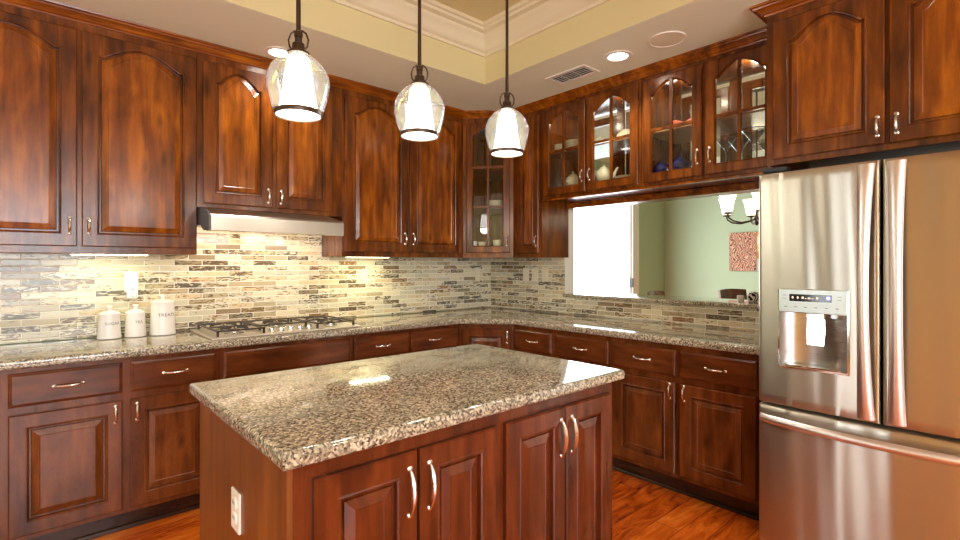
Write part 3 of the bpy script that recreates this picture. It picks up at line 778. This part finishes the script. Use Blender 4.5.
ld = curved_front(0, .4525, FZ0, FZ1, hole).build('left_door', FSTEEL, fr, True, auto=50)
rd = curved_front(.4585, FW, FZ0, FZ1).build('right_door', FSTEEL, fr, True, auto=50)
dr = curved_front(0, FW, .06, .688).build('freezer_drawer', FSTEEL, fr, True, auto=50)
m = MB(); m.box(.004, FW - .004, .004, .74, .03, 1.755, .004); m.build('cabinet_box', plain('grey side steel', srgb(96, 96, 96), .4, metal=.6), fr)
m = MB(); m.box(.02, FW - .02, -.02, .003, .004, .055, .003); m.box(.02, .08, .1, .2, 0, .03); m.box(FW - .08, FW - .02, .1, .2, 0, .03); m.build('base_grille', BLACK, fr)
m = MB(); m.box(.01, .11, -.035, .02, 1.7555, 1.776, .004); m.box(FW - .11, FW - .01, -.035, .02, 1.7555, 1.776, .004); m.build('hinge_cover', BLACK, fr)
def vhandle(parent, xc, sgn):
    m = MB(); L = []; n = 28
    for i in range(n + 1):
        u = i / n; z = FZ0 + .012 + (FZ1 - FZ0 - .024) * u
        w = .019 + .011 * abs(2 * u - 1) ** 2.0; x = xc - sgn * .004 * math.sin(PI * u)
        off = .004 + .040 * math.sin(PI * u) ** .7; yb = -t - bulge(xc) - off; th = .014
        L.append([(x - w, yb + .003, z), (x - w * .7, yb - th * .6, z), (x, yb - th, z), (x + w * .7, yb - th * .6, z), (x + w, yb + .003, z), (x, yb + .006, z)])
    m.loops(L); return m.build('handle', HSTEEL, parent, True, auto=60)
vhandle(ld, .408, 1); vhandle(rd, .503, -1)
m = MB(); L = []
for i in range(33):
    u = i / 32; x = .012 + (FW - .024) * u; off = .006 + .042 * math.sin(PI * u) ** .6; yb = -t - bulge(x) - off; zc = .632; hh = .019
    L.append([(x, yb + .004, zc - hh), (x, yb - .010, zc - hh * .6), (x, yb - .014, zc), (x, yb - .010, zc + hh * .6), (x, yb + .004, zc + hh), (x, yb + .008, zc)])
m.loops(L); m.build('drawer_handle', HSTEEL, dr, True, auto=60)
for o in (ld, rd, dr): brush_uv(o)
# dispenser in the left door
DG = steel('dispenser steel', (.5, .47, .44, 1), .28)
m = MB(); hx0, hx1, hz0, hz1 = hole
n = 10; fl = []
for i in range(n + 1):
    u = i / n; x = hx0 + (hx1 - hx0) * u; yb = -t - bulge(x) + .068 * math.sin(PI * u) ** .45
    fl.append((x, yb))
fa = [m.bm.verts.new((x, y, hz0)) for x, y in fl]; fb = [m.bm.verts.new((x, y, hz1)) for x, y in fl]
for i in range(n): m.face([fa[i], fa[i + 1], fb[i + 1], fb[i]])
m.face(fa); m.face(fb[::-1])
m.build('dispenser_recess', DG, ld, True, auto=70)
m = MB()
for (a, b, c_, d_) in ((hx0 - .008, hx0, hz0 - .01, 1.225), (hx1, hx1 + .008, hz0 - .01, 1.225), (hx0, hx1, hz0 - .01, hz0)):
    yy = -t - bulge((a + b) / 2); m.box(a, b, yy - .006, yy + .008, c_, d_, .0015)
m.build('dispenser_trim', CHROME, ld)
yy = -t - bulge(.22) - .006
m = MB(); m.box(hx0, hx1, yy, yy + .014, 1.122, 1.225, .003); cp = m.build('control_panel', steel('control panel steel', (.55, .58, .54, 1), .3), ld)
MB().box(.135, .292, yy - .0012, yy - .0001, 1.172, 1.203, .0004).build('display', plain('black display', (.01, .01, .012, 1), .08), cp)
m = MB(); random.seed(3)
for k, x in enumerate((.145, .165, .183, .195, .206, .22, .237)): m.box(x, x + random.uniform(.005, .010), yy - .0018, yy - .0013, 1.184, 1.184 + random.choice((.003, .006, .009)))
m.build('display_digits', glow('dim amber digits', (1, .55, .3, 1), .6), cp)
MB().box(.274, .286, yy - .0018, yy - .0013, 1.184, 1.196).build('display_light', glow('violet indicator', (.3, .15, 1, 1), 3), cp)
m = MB()
for k in range(6): m.box(.115 + k * .038, .127 + k * .038, yy - .0008, yy - .0001, 1.146, 1.149)
for k in range(2): m.box(.108, .122, yy - .0008, yy - .0001, 1.196 - k * .014, 1.198 - k * .014); m.box(.312, .326, yy - .0008, yy - .0001, 1.196 - k * .014, 1.198 - k * .014)
m.build('button_marks', GREYCAP, cp)
m = MB(); yr = yy + .03; m.box(.198, .26, yr - .018, yr + .02, 1.098, 1.1215, .003); m.build('spout', CHROME, ld)
m = MB(); m.loops([[(.196, yr - .008, 1.0975), (.262, yr - .008, 1.0975), (.262, yr + .002, 1.0975), (.196, yr + .002, 1.0975)],
                   [(.194, yr - .012, 1.04), (.264, yr - .012, 1.04), (.264, yr - .004, 1.04), (.194, yr - .004, 1.04)],
                   [(.198, yr - .016, .986), (.26, yr - .016, .986), (.26, yr - .010, .986), (.198, yr - .010, .986)]])
m.build('paddle', CHROME, ld)
m = MB(); pl = []
for i in range(11): 
    u = i / 10; x = hx0 + .02 + (hx1 - hx0 - .04) * u; pl.append((x, -t - bulge(x) + .05 * math.sin(PI * u) ** .5))
front = [(x, -t - bulge(x) - .002) for x, y in pl[::-1]]
m.loops([[(x, y, z) for x, y in pl + front] for z in (hz0 + .0005, hz0 + .006)]); m.build('drip_tray', CHROME, ld)

# ------------------------------------------------------------------ pendant lamps
def pendant(label, x, y, zb):
    r = thing('pendant_lamp', label, 'pendant lamp', (x, y, zb), 0, 'pendant lamps above the island'); H = .194
    m = MB(); prof = [(.030, H - .004), (.040, H - .008), (.062, H - .024), (.082, H - .048), (.093, H - .075), (.0955, H - .095), (.093, H - .115), (.086, H - .145), (.077, H - .175), (.069, .006)]
    m.lathe(prof, n=40); m.build('outer_shade', IRIS, r, True, auto=80)
    m = MB(); m.lathe([(.004, H - .010), (.028, H - .012), (.034, H - .02), (.040, H - .06), (.0475, H - .12), (.056, .03), (.060, .008), (.0655, .004), (.065, .002), (.02, .001), (.002, .001)], n=32, cap0=True, cap1=True)
    m.build('inner_diffuser', PGLOW, r, True, auto=60)
    m = MB(); m.lathe([(.0665, -.002), (.0705, -.002), (.0725, .005), (.0715, .013), (.0665, .013), (.0665, -.002)], n=40); m.build('rim', BRONZE, r, True)
    m = MB(); m.lathe([(.034, H - .004), (.034, H + .002), (.026, H + .006), (.020, H + .010), (.018, H + .03), (.011, H + .034), (.011, H + .048)], n=24, cap0=True, cap1=True); m.build('socket_cap', BRONZE, r, True)
    for s in (-1, 1):
        m = MB(); path = [(s * .017, 0, H + .008), (s * .028, 0, H + .022), (s * .031, 0, H + .042), (s * .024, 0, H + .062), (s * .010, 0, H + .072)]
        m.tube([(a * .75, -a * .66, b) for a, _, b in path], .0028, 8); m.build('scroll_arm', BRONZE, r, True)
    top = 2.97 - zb
    m = MB(); m.lathe([(.007, H + .048), (.013, H + .052), (.013, H + .066), (.0075, H + .07), (.0065, H + .3), (.0065, top - .02)], n=14, cap0=True, cap1=True); m.build('rod', BRONZE, r, True)
    m = MB(); m.lathe([(.060, top - .0005), (.058, top - .012), (.03, top - .02), (.008, top - .024)], n=28, cap0=True, cap1=True); m.build('canopy', BRONZE, r, True)
    p = point('bulb', (0, 0, -.02), 3, (1, .95, .85), .05, r)
    return r
pendant('pendant lamp with glass shade and glowing core, nearest and leftmost of three', -2.749, -2.075, 1.799)
pendant('pendant lamp with glass shade and glowing core, in the middle of three', -2.291, -2.075, 1.811)
pendant('pendant lamp with glass shade and glowing core, farthest and rightmost of three', -1.832, -2.075, 1.813)

# ------------------------------------------------------------------ ceiling fittings
def can(x, y, label, e=14):
    r = thing('recessed_light', label, 'ceiling light', (x, y, ZC - .0005), 0, 'recessed ceiling lights')
    m = MB(); m.lathe([(.058, -.001), (.06, -.006), (.085, -.004), (.088, 0)], n=32); m.build('trim_ring', WHITE, r, True)
    m = MB(); m.lathe([(.058, -.0015), (.03, -.004), (.002, -.005)], n=28, cap0=True, cap1=True); m.build('lamp', CANGLOW, r, True)
    point('downlight', (0, 0, -.03), e, (1, .94, .83), .05, r, spot=130)
can(-.663, -1.87, 'lit recessed light in the ceiling near the glass cabinets', 26)
can(-2.255, -.53, 'lit recessed light in the ceiling above the range hood, partly behind a pendant')
for x, y in ((-4.6 - .4, -1.5), (-5.0, -3.6), (-3.6, -4.6), (-1.6, -4.6), (-3.6, -6.2), (-1.6, -6.2)): can(x, y, 'recessed ceiling light added unseen behind the viewer to brighten the kitchen', 34)  # unseen downlights added behind the camera as extra fill
r = thing('ceiling_speaker', 'round flat white speaker in the ceiling beside the recessed light', 'speaker', (-.657, -2.19, ZC - .0005))
m = MB(); m.lathe([(.103, 0), (.102, -.005), (.096, -.007), (.094, -.004)], n=36); m.build('ring', WHITE, r, True)
m = MB(); m.lathe([(.0938, -.004), (.05, -.0055), (.002, -.006)], n=36, cap0=True, cap1=True); m.build('grille', wallp('perforated grille', srgb(236, 232, 206)), r, True)
r = thing('ceiling_vent', 'rectangular slatted white air vent in the ceiling near the corner', 'vent', (-.63, -1.49, ZC - .0005))
m = MB()
for a, b, c_, d_ in ((-.09, .09, -.165, -.14), (-.09, .09, .14, .165), (-.09, -.065, -.14, .14), (.065, .09, -.14, .14)): m.box(a, b, c_, d_, -.007, 0, .002)
m.build('frame', WHITE, r)
for k in range(5):
    m = MB(); x = -.052 + k * .026; m.loops([[(x + .005, y, -.001), (x - .003, y, -.008), (x - .005, y, -.007), (x + .003, y, 0)] for y in (-.14, .14)]); m.build('slat', WHITE, r)
for k in (-.05, .05):
    MB().box(-.062, .062, k - .003, k + .003, -.0095, -.0085).build('divider', WHITE, r)
MB().box(-.064, .064, -.139, .139, -.0006, -.0001).build('duct_opening', BLACK, r)

# ------------------------------------------------------------------ dishes in the glass cabinets
def teapot(label, loc, rz, mat, s=1.0, group=None):
    r = thing('teapot', label, 'teapot', loc, rz, group)
    m = MB(); m.lathe([(.03 * s, 0), (.034 * s, .004 * s), (.058 * s, .03 * s), (.064 * s, .055 * s), (.054 * s, .085 * s), (.034 * s, .1 * s), (.032 * s, .103 * s)], n=24, cap0=True, cap1=True); m.build('body', mat, r, True)
    m = MB(); m.lathe([(.034 * s, .1035 * s), (.024 * s, .115 * s), (.008 * s, .12 * s), (.012 * s, .13 * s), (.004 * s, .138 * s)], n=18, cap0=True, cap1=True); m.build('lid', mat, r, True)
    m = MB(); m.tube([(.052 * s, 0, .035 * s), (.08 * s, 0, .05 * s), (.095 * s, 0, .08 * s), (.112 * s, 0, .1 * s)], [.016 * s, .012 * s, .008 * s, .006 * s], 8); m.build('spout', mat, r, True)
    m = MB(); m.tube([(-.05 * s, 0, .085 * s), (-.085 * s, 0, .092 * s), (-.1 * s, 0, .065 * s), (-.085 * s, 0, .035 * s), (-.055 * s, 0, .03 * s)], .0055 * s, 8); m.build('handle', mat, r, True)
    return r
CB, SH = 1.9243, 2.2155
teapot('cream teapot on the floor of the glass cabinet near the corner, farther left', (-.24, -1.194, CB), PI / 2, CHINA, .95)
teapot('cream teapot right of the other cream teapot in the glass cabinet near the corner', (-.24, -1.477, CB), -PI / 2, CHINA, 1.05)
teapot('dark blue teapot behind the glass door, left of its blue twin', (-.25, -1.924, CB), PI / 2, BLUEC, .75)
teapot('dark blue teapot behind the glass door, right of its blue twin', (-.24, -2.057, CB), -PI / 2, BLUEC, .85)
def plate_pile(x, y, z, n, rr, where, name='plate', dz=.011, mat=CHINA):
    for k in range(n):
        pos = 'topmost' if k == n - 1 else ('lowest' if k == 0 else ('second from the top' if k == n - 2 else 'third from the top' if k == n - 3 else 'fourth from the top'))
        m = MB(); m.lathe([(rr * .55, 0), (rr * .62, .002), (rr * .95, .016), (rr, .019), (rr * .99, .0205), (rr * .6, .0062), (.002, .006)], n=28, cap0=True, cap1=True)
        tag(m.build(name, mat, smooth=True, loc=(x, y, z + k * dz + .0003)), 'cream %s, %s in the pile %s' % (name, pos, where), name, 'plates piled %s' % where)
plate_pile(-.245, -1.069, SH, 5, .048, 'nearest the corner')
plate_pile(-.235, -1.194, SH, 6, .062, 'of larger plates above the cream teapot')
def bowl(label, loc, rr, hh, mat, name='bowl', cat='bowl'):
    m = MB(); m.lathe([(rr * .4, 0), (rr * .45, .004), (rr * .8, hh * .5), (rr, hh), (rr * .96, hh), (rr * .74, hh * .5), (.002, .008)], n=28, cap0=True, cap1=True)
    return tag(m.build(name, mat, smooth=True, loc=loc), label, cat)
r = thing('sugar_pot', 'small cream lidded pot on the upper shelf left of the upturned bowl', 'pot', (-.25, -1.449, SH))
m = MB(); m.lathe([(.018, 0), (.034, .014), (.034, .03), (.026, .038)], n=20, cap0=True, cap1=True); m.build('body', CHINA, r, True)
m = MB(); m.lathe([(.027, .0385), (.014, .046), (.004, .048), (.007, .056), (.003, .06)], n=16, cap0=True, cap1=True); m.build('lid', CHINA, r, True)
m = MB(); m.lathe([(.075, 0), (.074, .008), (.06, .045), (.035, .066), (.03, .072), (.002, .072)], n=28, cap0=True, cap1=True)
tag(m.build('serving_bowl', CHINA, smooth=True, loc=(-.225, -1.651, SH)), 'upturned cream serving bowl on the upper shelf beside the small lidded pot', 'bowl')
bowl('low cream bowl on the floor of the glass cabinet, right of the teapots', (-.23, -1.654, CB), .075, .032, CHINA, 'shallow_bowl')
m = MB(); L = []
for i in range(15):
    u = i / 14; x = -.09 + .18 * u; rr = .004 + .016 * math.sin(PI * u) ** .7 * (1 + .3 * math.sin(9 * u)); z = .018 + .012 * math.cos(u * 7)
    L.append([(rr * .8 * math.cos(2 * PI * k / 10), x, z + rr * math.sin(2 * PI * k / 10)) for k in range(10)])
m.loops(L); tag(m.build('orange_ornament', plain('orange glaze', srgb(206, 84, 38), .3), smooth=True, loc=(-.27, -2.099, SH + .006)), 'long orange ornament lying on the upper shelf above the blue teapots', 'ornament')
def martini(label, loc, s=1.0, blue=False):
    r = thing('martini_glass', label, 'glass', loc, 0, 'stemmed glasses in the glass cabinet'); rb = .058 * s; H = .165 * s
    m = MB(); m.lathe([(.036 * s, 0), (.034 * s, .002), (.006 * s, .008), (.004 * s, .02), (.004 * s, .085 * s), (.008 * s, .092 * s)], n=20, cap0=True, cap1=True); m.build('stem', CRYSTAL, r, True)
    m = MB(); m.lathe([(.004, .093 * s), (rb * .5, .125 * s), (rb, H), (rb * .975, H), (.003, .096 * s)], n=28); m.build('cup', CRYSTAL, r, True)
    if blue:
        m = MB(); m.lathe([(rb * .99, H + .0002), (rb * 1.02, H + .002), (rb * .99, H + .005), (rb * .95, H + .002), (rb * .99, H + .0002)], n=28); m.build('rim', BLUEC, r, True)
martini('clear martini glass, leftmost in the cabinet beside the refrigerator', (-.25, -2.351, CB))
martini('clear martini glass between another and the blue-rimmed glass', (-.13, -2.379, CB))
martini('wide stemmed glass with a dark blue rim', (-.24, -2.505, CB), 1.15, True)
martini('clear martini glass right of the blue-rimmed glass', (-.06, -2.508, CB), .95)
plate_pile(-.375, -.455, 1.8295, 4, .07, 'inside the corner cabinet')
def cup(label, loc, rr, h, mat, rz=0, cat='cup'):
    r = thing('cup', label, cat, loc, rz)
    m = MB(); m.lathe([(rr * .75, 0), (rr * .8, .004), (rr, h), (rr * .93, h), (rr * .72, .008), (.002, .007)], n=24, cap0=True, cap1=True); m.build('body', mat, r, True)
    m = MB(); m.tube([(rr * .9, 0, h * .82), (rr * 1.45, 0, h * .75), (rr * 1.5, 0, h * .4), (rr * .88, 0, h * .22)], .004, 6); m.build('handle', mat, r, True)
cup('white cup with a handle, leftmost in the bottom of the corner cabinet', (-0.528, -0.352, 1.4715), .028, .06, CERAMIC, 3.4)
cup('white cup in the bottom of the corner cabinet, in the middle of three', (-0.479, -0.401, 1.4715), .032, .055, CHINA, 1.0)
cup('larger cream cup, rightmost in the bottom of the corner cabinet', (-0.388, -0.492, 1.4715), .036, .07, CHINA, .6)

# ------------------------------------------------------------------ dining room
ch = thing('chandelier', 'bronze chandelier with upturned glowing bell shades beyond the pass-through', 'chandelier', (.944, -2.10, 1.644))
m = MB(); m.lathe([(.004, 0), (.012, .006), (.018, .02), (.012, .034), (.02, .045), (.02, .06), (.01, .075), (.008, .1), (.008, .2), (.02, .22), (.026, .25), (.016, .28), (.008, .3), (.006, .34), (.006, 1.07)], n=16, cap0=True, cap1=True); m.build('stem', BRONZE, ch, True)
m = MB(); m.lathe([(.065, 1.095), (.062, 1.08), (.02, 1.07)], n=24, cap0=True, cap1=True); m.build('canopy', BRONZE, ch, True)
base = math.atan2(.664, -.748)
for k in range(6):
    a = base + math.radians(6 - 61 + 61 * k) if k < 3 else base + math.radians(-49 + 60 * k); ca, sa = math.cos(a), math.sin(a)
    R = .245
    m = MB(); m.tube([(ca * q, sa * q, z) for q, z in ((.015, .05), (.06, .035), (.13, .022), (.2, .035), (.238, .06), (.245, .085))], .0065, 8); arm = m.build('arm', BRONZE, ch, True)
    m = MB(); m.lathe([(.008, .085), (.03, .092), (.034, .1), (.03, .102)], (ca * R, sa * R, 0), 18, True, True); m.build('cup', BRONZE, arm, True)
    m = MB(); m.lathe([(.028, .1022), (.036, .12), (.044, .17), (.05, .2), (.064, .235), (.061, .235), (.046, .2), (.04, .17), (.03, .12), (.004, .108)], (ca * R, sa * R, 0), 24, True, True); m.build('shade', CHGLOW, arm, True)
point('chandelier_light', (0, 0, .42), 8, (1, .85, .65), .12, ch)

def art():
    r = thing('canvas_art', 'abstract canvas of red strokes and orange shapes on the green dining room wall', 'painting', (3.3985, -.907, 1.247), -PI / 2)
    MB().box(0, .68, -.022, 0, 0, .494, .002).build('stretcher', plain('canvas edge', srgb(150, 126, 92), .8), r)
    n = N('red stroke painting'); v = n.coord('Object', (7, 7, 7)); w = n.n('ShaderNodeTexWave'); w.inputs['Scale'].default_value = 1.6; w.inputs['Distortion'].default_value = 22; w.inputs['Detail'].default_value = 3
    n.t.links.new(v, w.inputs[0]); c = n.ramp(w.outputs['Fac'], [(0, srgb(72, 46, 34)), (.22, srgb(140, 104, 76)), (.38, srgb(206, 180, 146)), (.55, srgb(186, 44, 28)), (.78, srgb(196, 60, 40)), (.9, srgb(216, 190, 156))])
    MB().box(.004, .325, -.0245, -.0225, .004, .490).build('red_panel', n.P(col=c, rough=.7), r)
    n = N('orange painting'); v = n.coord('Object', (5, 5, 5)); c = n.ramp(n.noise(v, 1.4, 1), [(.35, srgb(206, 120, 44)), (.5, srgb(232, 172, 92)), (.65, srgb(240, 206, 150))])
    MB().box(.335, .676, -.0245, -.0225, .17, .490).build('orange_panel', n.P(col=c, rough=.7), r)
    m = MB(); m.lathe([(.07, -.0262), (.068, -.0248)], (.45, 0, .28), 24, True, True, axis='y'); m.build('orange_shape', plain('deep orange paint', srgb(222, 134, 30), .7), r)
    n = N('brown weave painting'); v = n.coord('Object', (30, 30, 30)); ckk = n.n('ShaderNodeTexWave'); ckk.inputs['Scale'].default_value = 1.2; ckk.inputs['Distortion'].default_value = 8; n.t.links.new(v, ckk.inputs[0])
    c = n.ramp(ckk.outputs['Fac'], [(.2, srgb(150, 116, 90)), (.7, srgb(226, 212, 190))])
    MB().box(.335, .676, -.0245, -.0225, .004, .16).build('woven_panel', n.P(col=c, rough=.7), r)
art()
DCH = wood('dining chair wood', (6, 6, .9), srgb(70, 30, 14), srgb(112, 54, 26), srgb(140, 74, 38))
def dchair(x, y, rz, label):
    r = thing('dining_chair', label, 'chair', (x, y, 0), rz, 'dining chairs')
    MB().box(-.22, .22, -.21, .21, .44, .475, .01).build('seat', DCH, r)
    for sx in (-1, 1):
        MB().box(sx * .2 - .018, sx * .2 + .018, -.205, -.17, 0, .4395, .004).build('leg', DCH, r)
        m = MB(); m.loops([[(sx * .2 - .018, y0 - .016, z), (sx * .2 + .018, y0 - .016, z), (sx * .2 + .018, y0 + .016, z), (sx * .2 - .018, y0 + .016, z)] for z, y0 in ((0, .25), (.44, .228), (.7, .24), (.97, .285))]); m.build('leg', DCH, r)
    m = MB(); L = []
    for i in range(13):
        u = i / 12; xx = -.225 + .45 * u; cv = .03 * math.sin(PI * u); L.append([(xx, .262 + cv, .90), (xx, .284 + cv, .90), (xx, .303 + cv, 1.045 + .012 * math.sin(PI * u)), (xx, .281 + cv, 1.045 + .012 * math.sin(PI * u))])
    m.loops(L); m.build('backrest', DCH, r, True)
    for k in range(4): MB().box(-.135 + k * .09 - .012, -.135 + k * .09 + .012, .246, .262, .48, .92).build('slat', DCH, r)
    return r
dchair(1.557, -1.206, .17, 'brown wooden dining chair whose top shows beside the patio door')
dchair(2.47, -1.56, -.25, 'brown wooden dining chair whose top shows below the canvas')
tb = thing('dining_table', 'dark wooden dining table beyond the pass-through', 'table', (2.25, -2.8, 0))
slab([(-.5, -.8), (.5, -.8), (.5, .8), (-.5, .8)], .73, .765, .01).build('tabletop', DCH, tb, True)
for sx in (-1, 1):
    for sy in (-1, 1): MB().box(sx * .42 - .035, sx * .42 + .035, sy * .7 - .035, sy * .7 + .035, 0, .7295, .005).build('leg', DCH, tb)
r = thing('white_candle_jar', 'small white cylinder standing on the granite ledge near the refrigerator', 'candle', (.14, -2.285, 1.0852))
m = MB(); m.lathe([(.019, 0), (.021, .003), (.021, .04), (.017, .043)], n=20, cap0=True, cap1=True); m.build('jar', CERAMIC, r, True)
n = N('black and white scroll glaze'); w = n.n('ShaderNodeTexWave'); w.inputs['Scale'].default_value = 30; w.inputs['Distortion'].default_value = 9; n.t.links.new(n.coord('Object'), w.inputs[0])
m = MB(); m.lathe([(.02, 0), (.032, .014), (.036, .036), (.03, .058), (.022, .068)], n=24, cap0=True, cap1=True)
tag(m.build('patterned_pot', n.P(col=n.ramp(w.outputs['Fac'], [(.5, srgb(236, 232, 222)), (.58, srgb(30, 30, 34))]), rough=.25), smooth=True, loc=(.15, -2.36, 1.0852)), 'small black and white patterned pot on the granite ledge beside the refrigerator', 'pot')
